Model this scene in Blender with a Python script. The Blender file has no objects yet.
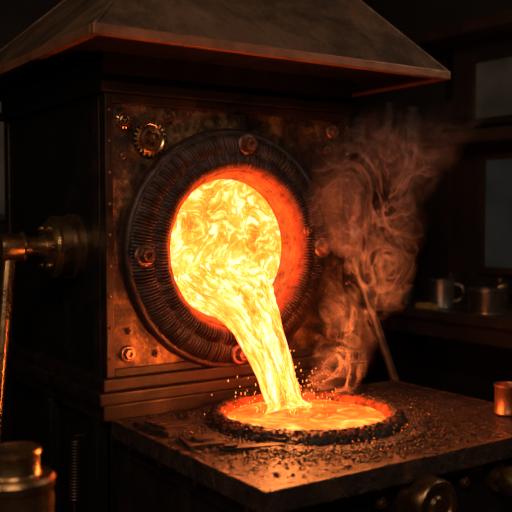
import bpy, bmesh, math, random
from mathutils import Vector, Matrix, noise
random.seed(7)
S=bpy.context.scene
S.view_settings.view_transform='Standard'
S.view_settings.look='None'
R=math.radians
# ------------------------------------------------------------------ helpers
def obj(name, verts, faces, mat=None, parent=None, smooth=False, loc=(0,0,0)):
    me=bpy.data.meshes.new(name); me.from_pydata([tuple(v) for v in verts],[],faces); me.update()
    o=bpy.data.objects.new(name,me); S.collection.objects.link(o); o.location=loc
    if mat: me.materials.append(mat)
    if smooth:
        for p in me.polygons: p.use_smooth=True
    if parent: o.parent=parent
    return o
def frombm(name,bm,mat=None,parent=None,smooth=False,loc=(0,0,0)):
    bmesh.ops.recalc_face_normals(bm,faces=bm.faces[:])
    me=bpy.data.meshes.new(name); bm.to_mesh(me); bm.free()
    o=bpy.data.objects.new(name,me); S.collection.objects.link(o); o.location=loc
    if mat: me.materials.append(mat)
    if smooth:
        for p in me.polygons: p.use_smooth=True
        try: me.set_sharp_from_angle(angle=R(40))
        except Exception: pass
    if parent: o.parent=parent
    return o
def empty(name,loc=(0,0,0)):
    e=bpy.data.objects.new(name,None); S.collection.objects.link(e); e.empty_display_size=.1
    return e
def addbox(bm,x0,x1,y0,y1,z0,z1,bev=0,mat=None):
    r=bmesh.ops.create_cube(bm,size=1)
    vs=r['verts']
    for v in vs:
        v.co=Vector(((x0+x1)/2+v.co.x*(x1-x0),(y0+y1)/2+v.co.y*(y1-y0),(z0+z1)/2+v.co.z*(z1-z0)))
    if bev>0:
        es=list({e for v in vs for e in v.link_edges})
        bmesh.ops.bevel(bm,geom=es,offset=bev,segments=2,affect='EDGES',profile=.6)
def box(name,x0,x1,y0,y1,z0,z1,mat,parent=None,bev=.004):
    bm=bmesh.new(); addbox(bm,x0,x1,y0,y1,z0,z1,bev); return frombm(name,bm,mat,parent)
def boxes(name,lst,mat,parent=None,bev=.004):
    bm=bmesh.new()
    for b in lst: addbox(bm,*b,bev=bev)
    return frombm(name,bm,mat,parent)
def axis_matrix(loc,d):
    d=Vector(d).normalized(); q=Vector((0,0,1)).rotation_difference(d)
    return Matrix.Translation(loc)@q.to_matrix().to_4x4()
def addlathe(bm,prof,M=Matrix(),segs=40):
    rows=[]
    for r,z in prof:
        if r<1e-6: rows.append([bm.verts.new(M@Vector((0,0,z)))])
        else: rows.append([bm.verts.new(M@Vector((r*math.cos(2*math.pi*i/segs),r*math.sin(2*math.pi*i/segs),z))) for i in range(segs)])
    for a,b in zip(rows,rows[1:]):
        for i in range(segs):
            j=(i+1)%segs
            if len(a)==1 and len(b)==1: continue
            if len(a)==1: bm.faces.new([a[0],b[i],b[j]])
            elif len(b)==1: bm.faces.new([a[i],a[j],b[0]])
            else: bm.faces.new([a[i],a[j],b[j],b[i]])
def lathe(name,prof,mat,parent=None,loc=(0,0,0),d=(0,0,1),segs=40):
    bm=bmesh.new(); addlathe(bm,prof,axis_matrix(loc,d),segs); return frombm(name,bm,mat,parent,True)
def addrod(bm,a,b,r,segs=16,r2=None):
    a=Vector(a);b=Vector(b);L=(b-a).length; r2=r2 or r
    addlathe(bm,[(0,0),(r*.85,0),(r,.15*r),(r2,L-.15*r2),(r2*.85,L),(0,L)],axis_matrix(a,b-a),segs)
def addtube(bm,pts,r,segs=8):
    pts=[Vector(p) for p in pts]; rows=[]
    for i,p in enumerate(pts):
        t=(pts[min(i+1,len(pts)-1)]-pts[max(i-1,0)]).normalized()
        up=Vector((0,0,1)) if abs(t.z)<.9 else Vector((1,0,0))
        u=t.cross(up).normalized(); w=t.cross(u)
        rows.append([bm.verts.new(p+r*(u*math.cos(2*math.pi*k/segs)+w*math.sin(2*math.pi*k/segs))) for k in range(segs)])
    for a,b in zip(rows,rows[1:]):
        for k in range(segs):
            bm.faces.new([a[k],a[(k+1)%segs],b[(k+1)%segs],b[k]])
    bm.faces.new(rows[0]); bm.faces.new(rows[-1][::-1])
# ------------------------------------------------------------------ materials
def newmat(name):
    m=bpy.data.materials.new(name); m.use_nodes=True; nt=m.node_tree
    return m,nt,nt.nodes['Principled BSDF']
def N(nt,t,**k):
    n=nt.nodes.new(t)
    for a,b in k.items(): setattr(n,a,b)
    return n
def noise_tex(nt,vec,scale,detail=5,rough=.55,dist=0):
    n=N(nt,'ShaderNodeTexNoise'); n.inputs['Scale'].default_value=scale; n.inputs['Detail'].default_value=detail
    n.inputs['Roughness'].default_value=rough; n.inputs['Distortion'].default_value=dist
    nt.links.new(vec,n.inputs['Vector']); return n.outputs[0]
def ramp(nt,fac,stops,interp='LINEAR'):
    r=N(nt,'ShaderNodeValToRGB'); cr=r.color_ramp; cr.interpolation=interp
    while len(cr.elements)<len(stops): cr.elements.new(.5)
    for e,(p,c) in zip(cr.elements,stops):
        e.position=p; e.color=(c[0],c[1],c[2],1) if not isinstance(c,(int,float)) else (c,c,c,1)
    nt.links.new(fac,r.inputs[0]); return r.outputs[0]
def mth(nt,op,a,b=None,clamp=False):
    m=N(nt,'ShaderNodeMath',operation=op); m.use_clamp=clamp
    for i,v in enumerate((a,b)):
        if v is None: continue
        if isinstance(v,(int,float)): m.inputs[i].default_value=v
        else: nt.links.new(v,m.inputs[i])
    return m.outputs[0]
def metal(name,stops,rough=(.35,.65),metallic=.8,scale=4,bump=.25,bscale=40,dist=.6,nr=.65,bd=.01):
    m,nt,b=newmat(name); tc=N(nt,'ShaderNodeTexCoord').outputs['Object']
    n=noise_tex(nt,tc,scale,10,nr,dist)
    nt.links.new(ramp(nt,n,stops),b.inputs['Base Color'])
    n2=noise_tex(nt,tc,scale*2.7,6,.6,.3)
    nt.links.new(ramp(nt,n2,[(.3,rough[0]),(.7,rough[1])]),b.inputs['Roughness'])
    b.inputs['Metallic'].default_value=metallic
    n3=noise_tex(nt,tc,bscale,8,.7)
    bp=N(nt,'ShaderNodeBump'); bp.inputs['Strength'].default_value=bump; bp.inputs['Distance'].default_value=bd
    nt.links.new(n3,bp.inputs['Height']); nt.links.new(bp.outputs[0],b.inputs['Normal'])
    return m
M_iron=metal('dark_iron',[(.3,(.015,.011,.009)),(.55,(.05,.03,.022)),(.75,(.12,.06,.036))],(.35,.6),.75,6)
M_side=metal('side_iron',[(.3,(.007,.006,.006)),(.6,(.016,.012,.011)),(.8,(.04,.025,.019))],(.4,.65),.6,4)
def rustmat():
    m,nt,b=newmat('rusted_plate'); tc=N(nt,'ShaderNodeTexCoord').outputs['Object']
    big=noise_tex(nt,tc,4.2,12,.78,.15); fine=noise_tex(nt,tc,26,10,.75,.1)
    s=mth(nt,'ADD',mth(nt,'MULTIPLY',big,.72),mth(nt,'MULTIPLY',fine,.28))
    nt.links.new(ramp(nt,s,[(.38,(.012,.009,.008)),(.46,(.036,.02,.014)),(.51,(.11,.05,.024)),(.56,(.28,.14,.052)),(.61,(.44,.27,.11)),(.66,(.12,.055,.028))]),b.inputs['Base Color'])
    nt.links.new(ramp(nt,fine,[(.35,.28),(.65,.6)]),b.inputs['Roughness']); b.inputs['Metallic'].default_value=.6
    bp=N(nt,'ShaderNodeBump'); bp.inputs['Strength'].default_value=.7; bp.inputs['Distance'].default_value=.014
    nt.links.new(s,bp.inputs['Height']); nt.links.new(bp.outputs[0],b.inputs['Normal']); return m
M_rust=rustmat()
M_hood=metal('hood_sheet',[(.3,(.05,.03,.022)),(.46,(.13,.078,.05)),(.58,(.27,.15,.09)),(.72,(.09,.05,.034))],(.36,.6),.5,2.2,.5,26,.5,.8)
M_rim=metal('hood_rim_lit',[(.3,(.16,.065,.035)),(.7,(.42,.16,.075))],(.35,.55),.5,8)  # orange firelight on the rim is put into its base colour
M_brass=metal('aged_brass',[(.3,(.18,.10,.045)),(.55,(.46,.27,.12)),(.8,(.6,.38,.18))],(.2,.38),.95,9,.12,60)
M_bolt=metal('bolt_steel',[(.3,(.14,.065,.045)),(.7,(.4,.2,.13))],(.25,.45),.85,14,.2,70)
M_table=metal('table_cast_iron',[(.35,(.02,.013,.011)),(.5,(.055,.032,.024)),(.65,(.15,.078,.042))],(.2,.42),.7,10,1.0,60,.5,.78,.02)
M_slag=metal('slag_crust',[(.3,(.010,.008,.007)),(.6,(.045,.027,.019)),(.8,(.11,.055,.03))],(.22,.45),.5,20,.8,80)
M_wood=metal('bench_wood',[(.3,(.020,.012,.008)),(.6,(.055,.030,.017)),(.8,(.10,.055,.03))],(.4,.6),0,3,.2,30)
M_wall=metal('wall_plaster',[(.3,(.016,.012,.009)),(.7,(.038,.028,.021))],(.8,.95),0,1.5,.3,18)
M_floor=metal('floor_concrete',[(.3,(.03,.025,.022)),(.7,(.075,.06,.05))],(.55,.9),0,2,.3,25)
M_steel=metal('dull_steel',[(.3,(.16,.13,.11)),(.7,(.36,.30,.25))],(.28,.48),.9,9,.1,50)
M_jar=metal('grimy_jar_tin',[(.3,(.03,.023,.018)),(.7,(.09,.068,.05))],(.5,.7),.4,9,.1,50)
M_copper=metal('copper_cup_metal',[(.3,(.3,.12,.06)),(.7,(.6,.25,.12))],(.25,.45),.9,9,.15,60)
M_yel=metal('ochre_paint',[(.3,(.3,.2,.05)),(.7,(.5,.34,.08))],(.4,.6),0,9,.1,50)
def glassmat(name,c0,c1,st):
    m,nt,b=newmat(name); tc=N(nt,'ShaderNodeTexCoord').outputs['Object']
    n=noise_tex(nt,tc,2.3,4)
    nt.links.new(ramp(nt,n,[(.3,c0),(.7,c1)]),b.inputs['Emission Color'])
    b.inputs['Emission Strength'].default_value=st; b.inputs['Base Color'].default_value=(.012,.011,.010,1); b.inputs['Roughness'].default_value=.6
    return m
M_glass=glassmat('frosted_window_glass',(.012,.0125,.012),(.030,.028,.025),.5)
M_glass2=glassmat('grimy_window_glass',(.012,.009,.006),(.045,.033,.022),.5)
def molten(name,mode,stren=5.0):
    m,nt,b=newmat(name)
    tcn=N(nt,'ShaderNodeTexCoord'); mp=N(nt,'ShaderNodeMapping')
    if mode=='uv':
        nt.links.new(tcn.outputs['UV'],mp.inputs[0]); mp.inputs['Scale'].default_value=(5.0,2.0,1)
    else:
        nt.links.new(tcn.outputs['Object'],mp.inputs[0])
    v=mp.outputs[0]
    w=N(nt,'ShaderNodeTexNoise'); w.inputs['Scale'].default_value={'uv':1.6,'disc':5,'pool':5}[mode]; w.inputs['Detail'].default_value=2
    nt.links.new(v,w.inputs['Vector'])
    vm=N(nt,'ShaderNodeVectorMath',operation='SUBTRACT'); nt.links.new(w.outputs['Color'],vm.inputs[0]); vm.inputs[1].default_value=(.5,.5,.5)
    vs=N(nt,'ShaderNodeVectorMath',operation='SCALE'); nt.links.new(vm.outputs[0],vs.inputs[0]); vs.inputs['Scale'].default_value={'uv':.7,'disc':.40,'pool':.3}[mode]
    va=N(nt,'ShaderNodeVectorMath',operation='ADD'); nt.links.new(v,va.inputs[0]); nt.links.new(vs.outputs[0],va.inputs[1])
    n=noise_tex(nt,va.outputs[0],{'uv':3.2,'disc':15,'pool':9}[mode],6,.62,.6)
    rid=mth(nt,'MULTIPLY',mth(nt,'ABSOLUTE',mth(nt,'SUBTRACT',n,.5)),6.5)
    n2=noise_tex(nt,v,{'uv':1.3,'disc':4.5,'pool':4}[mode],3,.5,.6)
    s=mth(nt,'ADD',mth(nt,'MULTIPLY',rid,.72),mth(nt,'MULTIPLY',mth(nt,'SUBTRACT',n2,.34 if mode=='uv' else .38),1.7))
    if mode=='pool':
        stops=[(0,(.5,.02,.002)),(.35,(.9,.045,.004)),(.7,(1,.09,.008)),(1,(1,.18,.035))]
    else:
        stops=[(0,(.6,.035,.003)),(.16,(.9,.075,.005)),(.38,(1,.118,.010)),(.60,(1,.17,.035)),(.9,(1,.21,.14))]
    col=ramp(nt,s,stops)
    b.inputs['Base Color'].default_value=(.02,.005,0,1); b.inputs['Roughness'].default_value=.5
    nt.links.new(col,b.inputs['Emission Color']); b.inputs['Emission Strength'].default_value=stren
    return m
M_mdisc=molten('molten_metal_opening','disc',5.6); M_mstream=molten('molten_metal_stream','uv',6.0); M_mpool=molten('molten_metal_pool','pool',4.6)
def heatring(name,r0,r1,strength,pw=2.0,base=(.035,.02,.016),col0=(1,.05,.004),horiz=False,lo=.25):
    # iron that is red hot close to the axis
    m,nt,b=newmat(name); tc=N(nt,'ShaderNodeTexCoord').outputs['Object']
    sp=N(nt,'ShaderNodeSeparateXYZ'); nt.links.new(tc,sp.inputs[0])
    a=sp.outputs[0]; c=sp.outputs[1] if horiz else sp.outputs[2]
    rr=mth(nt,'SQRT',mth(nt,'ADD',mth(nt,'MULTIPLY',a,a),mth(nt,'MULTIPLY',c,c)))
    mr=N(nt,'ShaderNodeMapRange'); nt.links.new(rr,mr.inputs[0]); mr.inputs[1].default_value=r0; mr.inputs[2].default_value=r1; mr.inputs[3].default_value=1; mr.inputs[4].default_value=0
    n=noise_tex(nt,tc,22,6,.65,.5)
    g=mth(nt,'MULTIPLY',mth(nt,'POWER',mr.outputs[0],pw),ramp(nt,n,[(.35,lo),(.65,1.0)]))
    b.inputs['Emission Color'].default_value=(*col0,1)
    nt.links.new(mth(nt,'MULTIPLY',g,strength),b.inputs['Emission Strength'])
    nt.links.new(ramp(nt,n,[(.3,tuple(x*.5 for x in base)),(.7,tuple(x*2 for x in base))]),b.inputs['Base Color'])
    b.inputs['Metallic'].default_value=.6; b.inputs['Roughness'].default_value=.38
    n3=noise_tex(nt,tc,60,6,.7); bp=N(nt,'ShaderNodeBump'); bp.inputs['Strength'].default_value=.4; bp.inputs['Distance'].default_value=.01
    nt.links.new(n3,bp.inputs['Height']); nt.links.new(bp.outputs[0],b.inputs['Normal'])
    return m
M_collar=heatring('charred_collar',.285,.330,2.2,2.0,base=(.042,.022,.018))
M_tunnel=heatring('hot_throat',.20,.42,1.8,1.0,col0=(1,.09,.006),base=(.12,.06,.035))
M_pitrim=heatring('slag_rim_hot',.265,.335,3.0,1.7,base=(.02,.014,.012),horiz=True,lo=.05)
# ------------------------------------------------------------------ room
box('floor',-3.2,3.0,-4.2,3.9,-.1,0,M_floor,bev=0)
box('ceiling',-3.2,3.0,-4.2,3.9,3.5,3.6,M_wall,bev=0)
box('wall_back',-3.2,3.0,3.8,3.9,0,3.5,M_wall,bev=0)
box('wall_left',-3.3,-3.2,-4.2,3.9,0,3.5,M_wall,bev=0)
box('wall_right',3.0,3.1,-4.2,3.9,0,3.5,M_wall,bev=0)
box('wall_front',-3.2,3.0,-4.3,-4.2,0,3.5,M_wall,bev=0)
def window_x(name,x,y0,y1,z0,z1,nm=1,nz=1,gm=None):
    e=empty(name); f=.05
    L=[(x-.06,x,y0,y1,z0,z0+f),(x-.06,x,y0,y1,z1-f,z1),(x-.06,x,y0,y0+f,z0+f,z1-f),(x-.06,x,y1-f,y1,z0+f,z1-f)]
    for i in range(1,nm+1):
        yy=y0+(y1-y0)*i/(nm+1); L.append((x-.05,x-.01,yy-.018,yy+.018,z0+f,z1-f))
    boxes('frame',L,M_wood,e,.003)
    box('pane',x-.02,x-.005,y0+f,y1-f,z0+f,z1-f,gm or M_glass,e,0)
window_x('window_1',3.0,-.5,1.38,1.12,1.98,1,0)
window_x('window_2',3.0,-.5,1.48,2.18,2.68,1,0,M_glass2)
e=empty('window_3')
boxes('frame',[(-.7,.35,3.74,3.8,1.5,1.55),(-.7,.35,3.74,3.8,2.5,2.55),(-.7,-.65,3.74,3.8,1.55,2.5),(.3,.35,3.74,3.8,1.55,2.5),(-.2,-.16,3.75,3.79,1.55,2.5)],M_wood,e,.003)
box('pane',-.65,.3,3.775,3.79,1.55,2.5,M_glass2,e,0)
# ------------------------------------------------------------------ furnace
F=empty('smelting_furnace')
CX,CZ=-.035,1.40; RH=.29
def front_plate():
    x0,x1,z0,z1=-.55,.55,.95,1.96; segs=96; hr=.30
    angs=[2*math.pi*i/segs for i in range(segs)]
    for cx_,cz_ in ((x0,z0),(x1,z0),(x0,z1),(x1,z1)): angs.append(math.atan2(cz_-CZ,cx_-CX)%(2*math.pi))
    angs=sorted(set(angs)); V=[];n=len(angs)
    for y in (0,.03):
        for a in angs:
            c,s=math.cos(a),math.sin(a); V.append((CX+hr*c,y,CZ+hr*s))
        for a in angs:
            c,s=math.cos(a),math.sin(a)
            k=min((( (x1-CX)/c) if c>1e-9 else ((x0-CX)/c) if c<-1e-9 else 9),(((z1-CZ)/s) if s>1e-9 else ((z0-CZ)/s) if s<-1e-9 else 9))
            V.append((CX+k*c,y,CZ+k*s))
    Fc=[]
    for i in range(n):
        j=(i+1)%n
        Fc.append((i,j,n+j,n+i)); Fc.append((2*n+i,3*n+i,3*n+j,2*n+j)); Fc.append((i,2*n+i,2*n+j,j)); Fc.append((n+i,n+j,3*n+j,3*n+i))
    return obj('front_plate',V,Fc,M_rust,F)
front_plate()
boxes('body_shell',[(-.55,-.52,.03,1.1,.95,1.96),(.52,.55,.03,1.1,.95,1.96),(-.52,.52,1.07,1.1,.95,1.96),(-.52,.52,.17,.20,.95,1.96)],M_side,F,.003)
boxes('plate_frame',[(-.56,-.53,-.012,.04,.95,1.96),(.53,.56,-.012,.04,.95,1.96),(-.53,.53,-.010,.0,1.925,1.96),(-.53,.53,-.012,0,.95,.98),
   (-.562,-.55,.04,.10,.95,1.96),(-.562,-.55,1.04,1.10,.95,1.96)],M_iron,F,.004)
boxes('lintel',[(-.58,.58,-.03,1.12,1.96,2.0),(-.57,.57,-.015,1.11,2.0,2.12)],M_side,F,.006)
boxes('plinth',[(-.585,.60,-.04,1.13,.905,.95),(-.61,.625,-.06,1.15,.86,.905),(-.59,.605,-.045,1.13,.80,.86)],M_iron,F,.008)
boxes('lower_body',[(-.56,.58,.0,1.1,.0,.80),(-.60,-.54,-.0,.07,.0,.80),(-.60,-.54,.45,.51,.0,.80),(-.60,-.54,1.05,1.12,.0,.80),(-.58,-.55,.07,1.05,.10,.16)],M_side,F,.006)
def hood():
    zb=2.09; b=[(-.72,-.30),(.84,-.30),(.84,1.4),(-.72,1.4)]; t=[(-.20,.20),(.56,.20),(.56,.9),(-.20,.9)]; zt=2.62
    V=[]
    for x,y in b: V.append((x,y,zb+.03))
    for x,y in t: V.append((x,y,zt))
    V+= [(-.2,.2,3.5),(.56,.2,3.5),(.56,.9,3.5),(-.2,.9,3.5)]
    Fc=[(i,(i+1)%4,4+(i+1)%4,4+i) for i in range(4)]+[(4+i,4+(i+1)%4,8+(i+1)%4,8+i) for i in range(4)]
    o=obj('hood_canopy',V,Fc,M_hood,F); md=o.modifiers.new('s','SOLIDIFY'); md.thickness=.012; md.offset=-1
    boxes('hood_rim',[(-.73,.85,-.31,-.28,zb,zb+.034),(-.73,.85,1.38,1.41,zb,zb+.034),(-.73,-.70,-.28,1.38,zb,zb+.034),(.82,.85,-.28,1.38,zb,zb+.034)],M_rim,F,.004)
    bm=bmesh.new()
    for i in range(4):
        addrod(bm,Vector((b[i][0],b[i][1],zb+.035)),Vector((t[i][0],t[i][1],zt)),.006)
    frombm('hood_seams',bm,M_hood,F,True)
    boxes('hood_underside',[(-.70,-.57,-.28,1.38,zb+.01,zb+.02),(.57,.82,-.28,1.38,zb+.01,zb+.02),(-.57,.57,-.28,-.015,zb+.01,zb+.02)],M_side,F,0)
hood()
def ring(name,prof,mat,ribs,segs=960):
    V=[];Fc=[];n=len(prof)
    for i in range(segs):
        a=2*math.pi*i/segs
        for k,(r,y,amp,nr) in enumerate(prof):
            idx=math.floor(a/(2*math.pi)*nr) if nr else 0
            rnd=random.Random(idx*31+k//5).random() if nr else 0
            ph=(a/(2*math.pi)*nr)%1 if nr else 0
            h=math.sin(ph*math.pi)**.6 if nr else 0
            yy=y-amp*h*(.45+.9*rnd); rr=r+(amp*.35*(rnd-.5) if nr else 0)
            jit=noise.noise(Vector((r*22*math.cos(a),y*30,r*22*math.sin(a))))*(.004 if nr or r>.3 else .002)
            V.append(((rr+jit)*math.cos(a),yy+jit,(rr+jit)*math.sin(a)))
    for i in range(segs):
        j=(i+1)%segs
        for k in range(n-1):
            Fc.append((i*n+k,i*n+k+1,j*n+k+1,j*n+k))
    return obj(name,V,Fc,mat,F,True,loc=(CX,0,CZ))
ring('charred_collar',[(.462,.0,0,0),(.462,-.022,0,0),(.456,-.035,0,0),(.446,-.040,.0,0),(.440,-.038,0,0),
  (.436,-.040,.008,210),(.42,-.050,.013,210),(.40,-.057,.014,210),(.38,-.062,.012,210),(.368,-.062,.005,210),
  (.364,-.064,.007,180),(.350,-.073,.013,180),(.335,-.077,.014,180),(.318,-.074,.012,180),(.306,-.066,.007,180),(.300,-.058,0,0),(.294,-.052,0,0),(.291,-.035,0,0)],M_collar,120,1680)
ring('throat_lining',[(.294,-.058,0,0),(.300,-.048,0,0),(.296,-.038,0,0),(.285,-.034,0,0),(.292,-.022,0,0),(.288,-.012,0,0),(.277,-.008,0,0),(.284,.004,0,0),(.280,.014,0,0),(.270,.018,0,0),(.276,.03,0,0),(.272,.04,0,0),(.268,.05,0,0),(.268,.10,0,0)],M_tunnel,0,240)
def bolt(bm,loc,d=(0,-1,0),r=.034,h=.03):
    M=axis_matrix(loc,d)
    addlathe(bm,[(0,0),(r*1.15,0),(r*1.2,.006),(r*1.05,.012),(r*.8,.013)],M,28)
    addlathe(bm,[(r*.82,.010),(r*.8,h),(r*.66,h+.006),(r*.40,h+.006),(r*.36,h-.004),(0,h-.004)],M,6)
bm=bmesh.new()
for a in (85,182,0,-90,):
    bolt(bm,(CX+.402*math.cos(R(a)),-.066,CZ+.402*math.sin(R(a))),r=.034,h=.034)
bolt(bm,(CX+.325*math.cos(R(12)),-.075,CZ+.325*math.sin(R(12))),r=.016,h=.016)
frombm('collar_bolts',bm,M_bolt,F,True)
bm=bmesh.new()
for x,z,r in ((-.475,1.03,.026),(.475,1.03,.026),(.47,1.88,.026),(-.50,1.86,.016),(-.47,1.11,.010),(-.36,1.02,.012),(.40,1.02,.012),(.44,1.80,.014),(-.49,1.74,.010),(-.31,1.885,.012),(.36,1.885,.012)):
    bolt(bm,(x,0,z),r=r,h=.02)
for k in range(9):
    z=1.02+k*.11
    for x in (-.545,.545): addlathe(bm,[(.006,0),(.005,.003),(.003,.005),(0,.006)],axis_matrix((x,-.012,z),(0,-1,0)),10)
frombm('plate_bolts',bm,M_bolt,F,True)
def gear():
    bm=bmesh.new()
    for (gx,gz,gr,T) in ((-.385,1.805,.066,22),(-.49,1.865,.03,14)):
        M=axis_matrix((gx,-.0,gz),(0,-1,0)); rows=[]
        prof=[(1.0,0,1),(1.0,.018,1),(.80,.022,0),(.66,.016,0),(.62,.026,0),(.45,.028,0),(.40,.014,0),(.25,.014,0),(.2,.03,0),(0.02,.032,0)]
        seg=T*4
        for f,z,tooth in prof:
            row=[]
            for i in range(seg):
                rr=gr*f*((1.0 if (i%4)<2 else .84) if tooth else 1)
                a=2*math.pi*i/seg; row.append(bm.verts.new(M@Vector((rr*math.cos(a),rr*math.sin(a),z))))
            rows.append(row)
        for a,b in zip(rows,rows[1:]):
            for i in range(seg): bm.faces.new([a[i],a[(i+1)%seg],b[(i+1)%seg],b[i]])
        bm.faces.new(rows[-1])
    frombm('gear_dial',bm,M_brass,F)
gear()
def trunnion(sgn):
    x=sgn*.55; d=(sgn,0,0); bm=bmesh.new(); M=axis_matrix((x,.30,1.41),d)
    addlathe(bm,[(0,0),(.125,0),(.125,.022),(.11,.03),(.108,.045),(.118,.05),(.118,.085),(.106,.092),(.10,.092),(.092,.10),(.092,.112),(.07,.118),(.045,.12),(.04,.125),(.04,.20),(.06,.205),(.09 if sgn>0 else .05,.21),(.095 if sgn>0 else .055,.26),(.085 if sgn>0 else .05,.29),(.04,.295),(0,.297)],M,48)
    for k in range(6):
        a=k*math.pi/3
        bolt(bm,(x+sgn*.11,.30+.08*math.cos(a),1.41+.08*math.sin(a)),d,.010,.012)
    frombm('trunnion_hub',bm,M_brass if sgn<0 else M_bolt,F,True)
    bm=bmesh.new()
    xx=x+sgn*.25
    if sgn>0: addrod(bm,(xx,.27,1.38),(1.06,.13,.55),.022,20,.020)
    else: addrod(bm,(xx,.30,1.41),(xx-.10,.20,.68),.026,20,.020)
    addlathe(bm,[(0,-.03),(.042,-.03),(.05,-.02),(.05,.02),(.042,.03),(0,.03)],axis_matrix((xx,.30,1.41),d),24)
    frombm('tilt_lever',bm,M_steel if sgn>0 else M_brass,F,True)
trunnion(-1); trunnion(1)
bm=bmesh.new(); pts=[]
for i in range(20*12+1):
    a=i/12*2*math.pi; f=i/240; pts.append((-.635+.016*math.cos(a)-.03*f,.10+.016*math.sin(a)-.06*f,.72-.20*f))
addtube(bm,pts,.0035,6)
addrod(bm,(-.665,.04,.52),(-.665,.04,.42),.005); addrod(bm,(-.60,.10,.73),(-.64,.10,.73),.005)
frombm('tension_spring',bm,M_iron,F,True)
def disc():
    V=[];Fc=[];nr,ns=26,96
    for i in range(nr+1):
        r=.271*i/nr
        for j in range(ns):
            a=2*math.pi*j/ns; x,z=r*math.cos(a),r*math.sin(a)
            y=-.03*(1-(i/nr)**2)+.03*noise.noise(Vector((x*7,z*7,1)))*(1-(i/nr)**4)
            V.append((x,y,z))
    for i in range(nr):
        for j in range(ns): Fc.append((i*ns+j,i*ns+(j+1)%ns,(i+1)*ns+(j+1)%ns,(i+1)*ns+j))
    obj('melt_surface',V,Fc,M_mdisc,F,True,loc=(CX,.035,CZ))
disc()
# ------------------------------------------------------------------ pour stream
def stream():
    keys=[(-.045,.06,1.33,.205,.05),(-.055,.02,1.285,.215,.060),(-.056,-.045,1.235,.190,.058),(-.038,-.11,1.175,.140,.054),(-.022,-.18,1.095,.104,.052),(-.016,-.25,1.0,.084,.050),(-.018,-.305,.915,.073,.048),(-.020,-.345,.855,.071,.048),(-.020,-.36,.828,.10,.062)]
    def cr(a,b,c,d,t): return .5*((2*b)+(-a+c)*t+(2*a-5*b+4*c-d)*t*t+(-a+3*b-3*c+d)*t**3)
    P=[]; n=len(keys)
    for i in range(n-1):
        k=[keys[max(i-1,0)],keys[i],keys[i+1],keys[min(i+2,n-1)]]
        for s in range(14):
            P.append([cr(k[0][q],k[1][q],k[2][q],k[3][q],s/14) for q in range(5)])
    P.append(list(keys[-1])); ns=64; V=[];UV=[]
    for i,p in enumerate(P):
        a=Vector(P[max(i-1,0)][:3]); b=Vector(P[min(i+1,len(P)-1)][:3]); t=(b-a).normalized()
        side=Vector((1,0,0)); nrm=side.cross(t).normalized()
        for j in range(ns+1):
            th=2*math.pi*j/ns
            f=1+.12*noise.noise(Vector((math.cos(th)*2.2,math.sin(th)*2.2,i*.07)))+.07*noise.noise(Vector((math.cos(th)*6,math.sin(th)*6,i*.10)))
            V.append(Vector(p[:3])+side*p[3]*math.cos(th)*f+nrm*p[4]*math.sin(th)*f)
            UV.append((abs((j/ns)*2-1),i/len(P)*1.6))
    Fc=[]
    for i in range(len(P)-1):
        for j in range(ns): Fc.append((i*(ns+1)+j,i*(ns+1)+j+1,(i+1)*(ns+1)+j+1,(i+1)*(ns+1)+j))
    o=obj('molten_pour_stream',V,Fc,M_mstream,None,True)
    uv=o.data.uv_layers.new(name='UVMap')
    for l in o.data.loops: uv.data[l.index].uv=UV[l.vertex_index]
    return o
STR=stream()
# ------------------------------------------------------------------ casting table
T=empty('casting_table')
TX0,TX1,TY0,TY1,TZ=-.56,.76,-1.0,-.062,.81
PX,PY=.0,-.44
def table_top():
    # cast slab: finely subdivided, pitted top
    nx,ny=150,110; V=[];Fc=[]
    for i in range(nx+1):
        for j in range(ny+1):
            x=TX0+(TX1-TX0)*i/nx; y=TY0+(TY1-TY0)*j/ny
            d=abs(math.hypot(x-PX,y-PY)-.33)
            q=noise.noise(Vector((x*40,y*40,0)))*.0025+noise.noise(Vector((x*90,y*90,3)))*.002
            edge=min(i,nx-i,j,ny-j)
            V.append((x,y,TZ-.001+(q*(.4+1.6*math.exp(-d*7)) if edge>1 else 0)))
    for i in range(nx):
        for j in range(ny):
            a=i*(ny+1)+j; Fc.append((a,a+ny+1,a+ny+2,a+1))
    obj('pitted_top',V,Fc,M_table,T,False)
    boxes('table_top',[(TX0,TX1,TY0,TY1,TZ-.05,TZ-.006)],M_table,T,.004)
table_top()
boxes('table_edge_lip',[(TX0-.008,TX1+.008,TY0-.010,TY0+.010,TZ-.062,TZ+.004),(TX0-.008,TX0+.010,TY0,TY1,TZ-.062,TZ+.004),(TX1-.010,TX1+.008,TY0,TY1,TZ-.062,TZ+.004)],M_table,T,.005)
boxes('table_cabinet',[(TX0+.03,TX1-.03,TY0+.03,TY1,.06,TZ-.05),
  (TX0+.015,TX0+.09,TY0+.015,TY0+.09,0,TZ-.05),(TX1-.09,TX1-.015,TY0+.015,TY0+.09,0,TZ-.05),(TX0+.015,TX0+.09,TY1-.08,TY1,0,TZ-.05),
  (TX0+.018,TX0+.04,TY0+.09,TY1-.08,TZ-.12,TZ-.05),(TX0+.018,TX0+.04,TY0+.09,TY1-.08,.2,.28),
  (TX0+.018,TX0+.045,-.56,-.50,.28,TZ-.12)],M_iron,T,.005)
def knob(bm,x,z,r):
    M=axis_matrix((x,TY0+.03,z),(0,-1,0))
    addlathe(bm,[(0,0),(r*.9,0),(r*.9,.02),(r*.55,.03),(r*.5,.05),(r*.95,.055),(r,.065),(r,.11),(r*.93,.118),(r*.72,.118),(r*.66,.110),(r*.4,.110),(r*.3,.118),(0,.12)],M,40)
bm=bmesh.new(); knob(bm,-.015,.69,.078); knob(bm,.36,.685,.05)
frombm('valve_knobs',bm,M_brass,T,True)
bm=bmesh.new()
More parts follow.
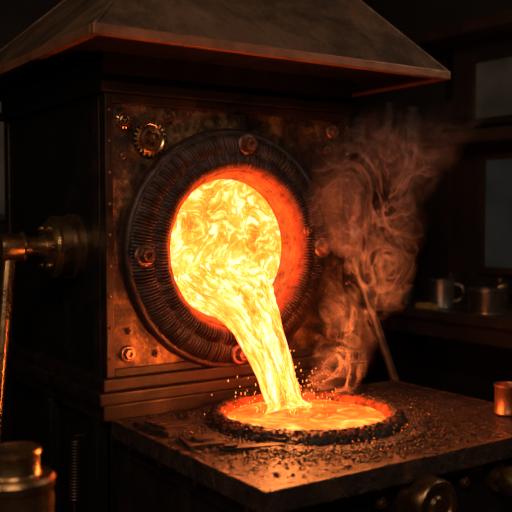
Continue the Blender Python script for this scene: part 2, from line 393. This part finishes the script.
for x in (-.46,-.14,.10,.21,.48,.68): bolt(bm,(x,TY0+.03 if abs(x)<.6 and x>-.46 else TY0+.016,.695),(0,-1,0),.017,.016)
for y in (-.9,-.62,-.4,-.18): bolt(bm,(TX0+.018,y,.735),(-1,0,0),.009,.01)
frombm('table_bolts',bm,M_bolt,T,True)
# ------------------------------------------------------------------ casting basin (parts of the table)
def basin():
    prof=[(.350,.0),(.345,.014),(.332,.028),(.314,.038),(.298,.040),(.288,.034),(.281,.024),(.276,.012),(.27,.0)]
    ns=300; V=[];Fc=[];n=len(prof)
    for j in range(ns):
        a=2*math.pi*j/ns; c,s=math.cos(a),math.sin(a)
        for k,(r,z) in enumerate(prof):
            q=noise.noise(Vector((c*14,s*14,k*.6)))*.006+noise.noise(Vector((c*38,s*38,k*1.2)))*.006
            V.append(((r+q*1.4)*c,(r+q*1.4)*s,max(z+(q if 0<k<n-1 else 0),0)))
    for j in range(ns):
        for k in range(n-1): Fc.append((j*n+k,((j+1)%ns)*n+k,((j+1)%ns)*n+k+1,j*n+k+1))
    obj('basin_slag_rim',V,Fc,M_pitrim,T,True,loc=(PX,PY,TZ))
    V=[];Fc=[];nr=30
    for i in range(nr+1):
        r=.281*i/nr
        for j in range(96):
            a=2*math.pi*j/96; x,y=r*math.cos(a),r*math.sin(a)
            d=math.hypot(x+.02,y-.07)
            V.append((x,y,.014+.004*noise.noise(Vector((x*14,y*14,0)))+.005*math.cos(d*70)*math.exp(-d*9)))
    for i in range(nr):
        for j in range(96): Fc.append((i*96+j,i*96+(j+1)%96,(i+1)*96+(j+1)%96,(i+1)*96+j))
    obj('basin_melt_pool',V,Fc,M_mpool,T,True,loc=(PX,PY,TZ))
basin()
ico=bmesh.new(); bmesh.ops.create_icosphere(ico,subdivisions=1,radius=1); IV=[v.co.copy() for v in ico.verts]; IF=[tuple(v.index for v in f.verts) for f in ico.faces]; ico.free()
def scatter(name,items,mat,parent=None):
    V=[];Fc=[]
    for (p,sx,sy,sz,rot) in items:
        o=len(V); M=Matrix.Rotation(rot,3,'Z'); jit=[random.uniform(.7,1.25) for _ in IV]
        for c,jj in zip(IV,jit): V.append(Vector(p)+M@Vector((c.x*sx*jj,c.y*sy*jj,c.z*sz*jj)))
        Fc+= [tuple(o+i for i in f) for f in IF]
    return obj(name,V,Fc,mat,parent)
it=[]
while len(it)<9500:
    a=random.uniform(0,2*math.pi); r=.30+abs(random.gauss(0,.13)); x=PX+r*math.cos(a); y=PY+r*math.sin(a)
    if not(TX0+.02<x<TX1-.02 and TY0+.02<y<TY1-.01): continue
    s=random.uniform(.002,.008)*(1.3 if r<.42 else .8)
    z=TZ+s*.4+(.038*max(0,1-abs(r-.308)/.045) if r<.35 else 0)
    it.append(((x,y,z),s,s*random.uniform(.7,1.2),s*random.uniform(.5,.9),random.uniform(0,3)))
scatter('slag_gravel',it,M_slag,T)
def sparkmat(nm,c,s):
    m,nt,b=newmat(nm); b.inputs['Emission Color'].default_value=(*c,1); b.inputs['Emission Strength'].default_value=s; b.inputs['Base Color'].default_value=(.1,.02,0,1); return m
M_sp=sparkmat('spark_glow',(1,.22,.03),5); it=[]
for k in range(300):
    a=random.uniform(0,2*math.pi); sp=abs(random.gauss(0,.13)); h=abs(random.gauss(0,.07))
    p=(-.03+sp*math.cos(a),-.37+sp*.7*math.sin(a),.845+h); s=random.uniform(.0007,.0015)
    it.append((p,s,s,s*random.uniform(1,5),0))
scatter('splash_sparks',it,M_sp,STR)
M_em=sparkmat('ember_glow',(1,.12,.01),2.0)
it=[]
for k in range(230):
    a=random.uniform(0,2*math.pi); r=.34+abs(random.gauss(0,.06)); s=random.uniform(.0010,.0028)
    x,y=PX+r*math.cos(a),PY+r*math.sin(a)
    if TY0+.02<y<TY1-.02 and TX0+.02<x<TX1-.02 : it.append(((x,y,TZ+.004+s*.6+(.008 if r<.36 else 0)),s,s,s*.7,0))
scatter('glowing_embers',it,M_em,T)
def rotbox(name,cx,cy,z,lx,ly,lz,ang,mat,parent=None,extra=()):
    bm=bmesh.new(); addbox(bm,-lx/2,lx/2,-ly/2,ly/2,0,lz,bev=.002)
    for b in extra: addbox(bm,*b,bev=.0015)
    bmesh.ops.transform(bm,matrix=Matrix.Translation((cx,cy,z))@Matrix.Rotation(R(ang),4,'Z'),verts=bm.verts[:])
    return frombm(name,bm,mat,parent)
rotbox('iron_plate',-.46,-.27,TZ+.001,.13,.20,.016,8,M_table,None,[(-.05,.05,-.06,.06,.016,.024)])
rotbox('iron_plate',-.455,-.50,TZ+.001,.12,.12,.012,-12,M_table,None,[(-.03,.03,-.03,.03,.012,.022)])
rotbox('flat_bar',-.36,-.64,TZ+.002,.20,.035,.010,-18,M_slag,None,[(-.09,-.05,-.012,.012,.010,.018)])
lathe('copper_cup',[(0,0),(.048,0),(.052,.004),(.052,.012),(.049,.016),(.049,.094),(.052,.098),(.052,.108),(.047,.108),(.045,.10),(.045,.02),(0,.018)],M_copper,None,(.665,-.775,TZ+.001))
# ------------------------------------------------------------------ left foreground canister on a side stand
ST=empty('side_stand')
boxes('stand_top',[(-1.50,-.98,-1.02,-.66,.66,.70)],M_wood,ST,.005)
boxes('stand_legs',[(-1.48,-1.43,-1.0,-.95,0,.66),(-1.05,-1.0,-1.0,-.95,0,.66),(-1.48,-1.43,-.73,-.68,0,.66),(-1.05,-1.0,-.73,-.68,0,.66),(-1.43,-1.05,-.99,-.96,.2,.24)],M_wood,ST,.004)
lathe('brass_canister',[(0,0),(.088,0),(.094,.006),(.094,.02),(.09,.026),(.09,.18),(.095,.185),(.095,.202),(.088,.21),(.062,.213),(.058,.218),(.058,.26),(.062,.264),(.06,.273),(.045,.277),(.02,.278),(0,.279)],M_brass,None,(-1.156,-.81,.701),(0,0,1),56)
# ------------------------------------------------------------------ right workbench and things
W=empty('workbench'); bz=.92
boxes('bench_top',[(2.22,2.99,.1,3.6,bz-.06,bz)],M_wood,W,.006)
boxes('bench_frame',[(2.26,2.34,.14,.22,0,bz-.06),(2.26,2.34,1.8,1.88,0,bz-.06),(2.26,2.34,3.5,3.58,0,bz-.06),(2.9,2.98,.14,.22,0,bz-.06),(2.9,2.98,3.5,3.58,0,bz-.06),(2.28,2.32,.22,3.5,bz-.18,bz-.06),(2.28,2.95,.2,3.5,.25,.29)],M_wood,W,.004)
bm=bmesh.new(); addlathe(bm,[(0,0),(.088,0),(.092,.006),(.088,.014),(.088,.17),(.094,.175),(.094,.185),(.084,.185),(.082,.02),(0,.016)],Matrix(),40)
addtube(bm,[(.085,0,.155),(.115,0,.155),(.14,0,.135),(.145,0,.10),(.135,0,.065),(.11,0,.045),(.085,0,.045)],.009,10)
bmesh.ops.transform(bm,matrix=Matrix.Translation((2.42,1.22,bz))@Matrix.Rotation(R(-50),4,'Z'),verts=bm.verts[:])
frombm('steel_mug',bm,M_steel,None,True)
bm=bmesh.new(); prof=[(0,0),(.12,0),(.12,.012),(.1,.014)]
for k in range(8):
    z=.016+k*.015; prof+=[(.103,z),(.112,z+.005),(.112,z+.010),(.103,z+.0145)]
prof+=[(.1,.138),(.12,.14),(.12,.152),(.05,.152),(.045,.145),(0,.145)]
addlathe(bm,prof,Matrix.Translation((2.42,.83,bz)),40)
frombm('wire_spool',bm,M_steel,None,True)
for i,(x,y,r,h) in enumerate(((2.38,1.50,.045,.10),(2.5,1.62,.05,.12),(2.36,1.72,.04,.09),(2.75,1.0,.06,.2),(2.7,1.4,.05,.22))):
    lathe('glass_bottle' if i>2 else 'small_tin',[(0,0),(r,0),(r,.005),(r,h*.7),(r*.9,h*.78),(r*.45,h*.86),(r*.42,h*.96),(r*.5,h),(0,h)] if i>2 else [(0,0),(r,0),(r*1.04,.004),(r,.01),(r,h*.85),(r*1.05,h*.87),(r*1.05,h),(r*.5,h+.004),(0,h+.004)],M_brass if i%2 else M_jar,None,(x,y,bz+.001),segs=28)
rotbox('ochre_box',2.29,1.22,bz,.05,.16,.03,6,M_yel,None,[(-.02,.02,-.02,.02,.03,.036)])
for nm,z,y0 in (('wall_shelf',2.06,-.4),('wall_shelf',2.80,-.4)):
    e=empty(nm)
    boxes('board',[(2.62,3.0,y0,3.6,z-.03,z+.05)],M_wood,e,.005)
    boxes('brackets',[(2.66,2.99,yy,yy+.04,z-.09,z-.03) for yy in (.0,1.66,3.2)]+[(2.95,2.99,yy,yy+.04,z-.4,z-.09) for yy in (1.66,3.2)],M_iron,e,.003)
for (x,y,r,h) in ((2.8,1.9,.08,.24),(2.8,2.15,.06,.3),(2.78,2.5,.10,.2),(2.82,.75,.05,.11)):
    lathe('storage_jar',[(0,0),(r,0),(r*1.02,.01),(r,h*.7),(r*.7,h*.82),(r*.65,h*.9),(r*.75,h*.92),(r*.75,h),(0,h)],M_jar,None,(x,y,2.111),segs=28)
boxes('trim_1',[(2.86,3.0,1.56,1.66,.921,2.03)],M_wood,None,.004)
bm=bmesh.new(); Mv=axis_matrix((2.86,1.95,1.36),(-1,0,0))
pts=[Mv@Vector((.14*math.cos(k*2*math.pi/40),.14*math.sin(k*2*math.pi/40),0)) for k in range(41)]
addtube(bm,pts,.016,10)
for k in range(5):
    a=k*2*math.pi/5; addrod(bm,Mv@Vector((0,0,0)),Mv@Vector((.14*math.cos(a),.14*math.sin(a),0)),.011,8)
addrod(bm,(3.0,1.95,1.36),(2.83,1.95,1.36),.03)
frombm('valve_wheel',bm,M_jar,None,True)
# ------------------------------------------------------------------ smoke (real volume above the basin)
def smoke():
    bm=bmesh.new(); addbox(bm,.04,1.08,-.62,.0,.87,2.02)
    m=bpy.data.materials.new('smoke_vapour'); m.use_nodes=True; nt=m.node_tree; nt.nodes.clear()
    out=N(nt,'ShaderNodeOutputMaterial'); pv=N(nt,'ShaderNodeVolumePrincipled'); nt.links.new(pv.outputs[0],out.inputs['Volume'])
    tc=N(nt,'ShaderNodeTexCoord').outputs['Object']; sp=N(nt,'ShaderNodeSeparateXYZ'); nt.links.new(tc,sp.inputs[0])
    t=mth(nt,'DIVIDE',mth(nt,'SUBTRACT',sp.outputs[2],.87),1.15)
    sway=mth(nt,'MULTIPLY',mth(nt,'SINE',mth(nt,'MULTIPLY',t,7.0)),.05)
    cx=mth(nt,'ADD',mth(nt,'ADD',.18,sway),mth(nt,'MULTIPLY',t,.46)); cy=mth(nt,'ADD',-.34,mth(nt,'MULTIPLY',t,.04)); rad=mth(nt,'ADD',.10,mth(nt,'MULTIPLY',t,.25))
    dx=mth(nt,'SUBTRACT',sp.outputs[0],cx); dy=mth(nt,'SUBTRACT',sp.outputs[1],cy)
    d=mth(nt,'DIVIDE',mth(nt,'SQRT',mth(nt,'ADD',mth(nt,'MULTIPLY',dx,dx),mth(nt,'MULTIPLY',dy,dy))),rad)
    env=mth(nt,'SUBTRACT',1.0,d,True)
    top=mth(nt,'MULTIPLY',mth(nt,'SUBTRACT',.95,t,True),2.2,True)
    env=mth(nt,'MULTIPLY',mth(nt,'POWER',env,.6),top)
    mp=N(nt,'ShaderNodeMapping'); mp.inputs['Scale'].default_value=(1,1,.85); nt.links.new(tc,mp.inputs[0])
    n=noise_tex(nt,mp.outputs[0],4.6,2.4,.5,2.4)
    rid=mth(nt,'SUBTRACT',1.0,mth(nt,'MULTIPLY',mth(nt,'ABSOLUTE',mth(nt,'SUBTRACT',n,.51)),34.0),True)
    n2=noise_tex(nt,tc,3.6,2); msk=ramp(nt,n2,[(.44,0.0),(.57,1.0)])
    dens=mth(nt,'MULTIPLY',mth(nt,'MULTIPLY',env,mth(nt,'ADD',mth(nt,'MULTIPLY',rid,rid),.010)),mth(nt,'MULTIPLY',msk,24.0))
    nt.links.new(dens,pv.inputs['Density']); pv.inputs['Color'].default_value=(.80,.62,.56,1); pv.inputs['Anisotropy'].default_value=0
    frombm('smoke_plume',bm,m)
smoke()
# ------------------------------------------------------------------ lights
def area(name,loc,target,size,energy,col):
    l=bpy.data.lights.new(name,'AREA'); l.size=size; l.energy=energy; l.color=col
    o=bpy.data.objects.new(name,l); S.collection.objects.link(o); o.location=loc
    o.rotation_euler=(Vector(target)-Vector(loc)).to_track_quat('-Z','Y').to_euler()
area('workshop_lamp',(-1.9,-2.4,3.2),(-.1,0,1.8),.8,34,(1,.74,.53))
area('right_fill',(2.3,-1.6,3.3),(1.6,1.0,1.0),.8,14,(1,.82,.64))  # added fill from the right front for lever and bench; ceiling has no skylight
area('side_fill',(-2.7,-.9,2.3),(-.8,.2,1.3),.25,5,(1,.74,.48))  # added small fill so the left hub and canister catch highlights
def point(name,loc,rad,e,col):
    l=bpy.data.lights.new(name,'POINT'); l.shadow_soft_size=rad; l.energy=e; l.color=col
    o=bpy.data.objects.new(name,l); S.collection.objects.link(o); o.location=loc
point('pour_glow',(.14,-.50,1.08),.06,17,(1,.25,.055))
point('splash_glow',(-.18,-.56,.95),.05,12,(1,.27,.06))
w=bpy.data.worlds.new('World'); S.world=w; w.use_nodes=True
w.node_tree.nodes['Background'].inputs[0].default_value=(.01,.011,.014,1); w.node_tree.nodes['Background'].inputs[1].default_value=.5
# ------------------------------------------------------------------ camera
c=bpy.data.cameras.new('Camera'); co=bpy.data.objects.new('Camera',c); S.collection.objects.link(co)
c.lens=59.6; c.sensor_width=36; co.location=(-1.80,-2.777,1.52); co.rotation_euler=(R(90-2.58),0,R(-34.2)); c.clip_start=.05
c.dof.use_dof=True; c.dof.focus_distance=3.1; c.dof.aperture_fstop=2.4
S.camera=co
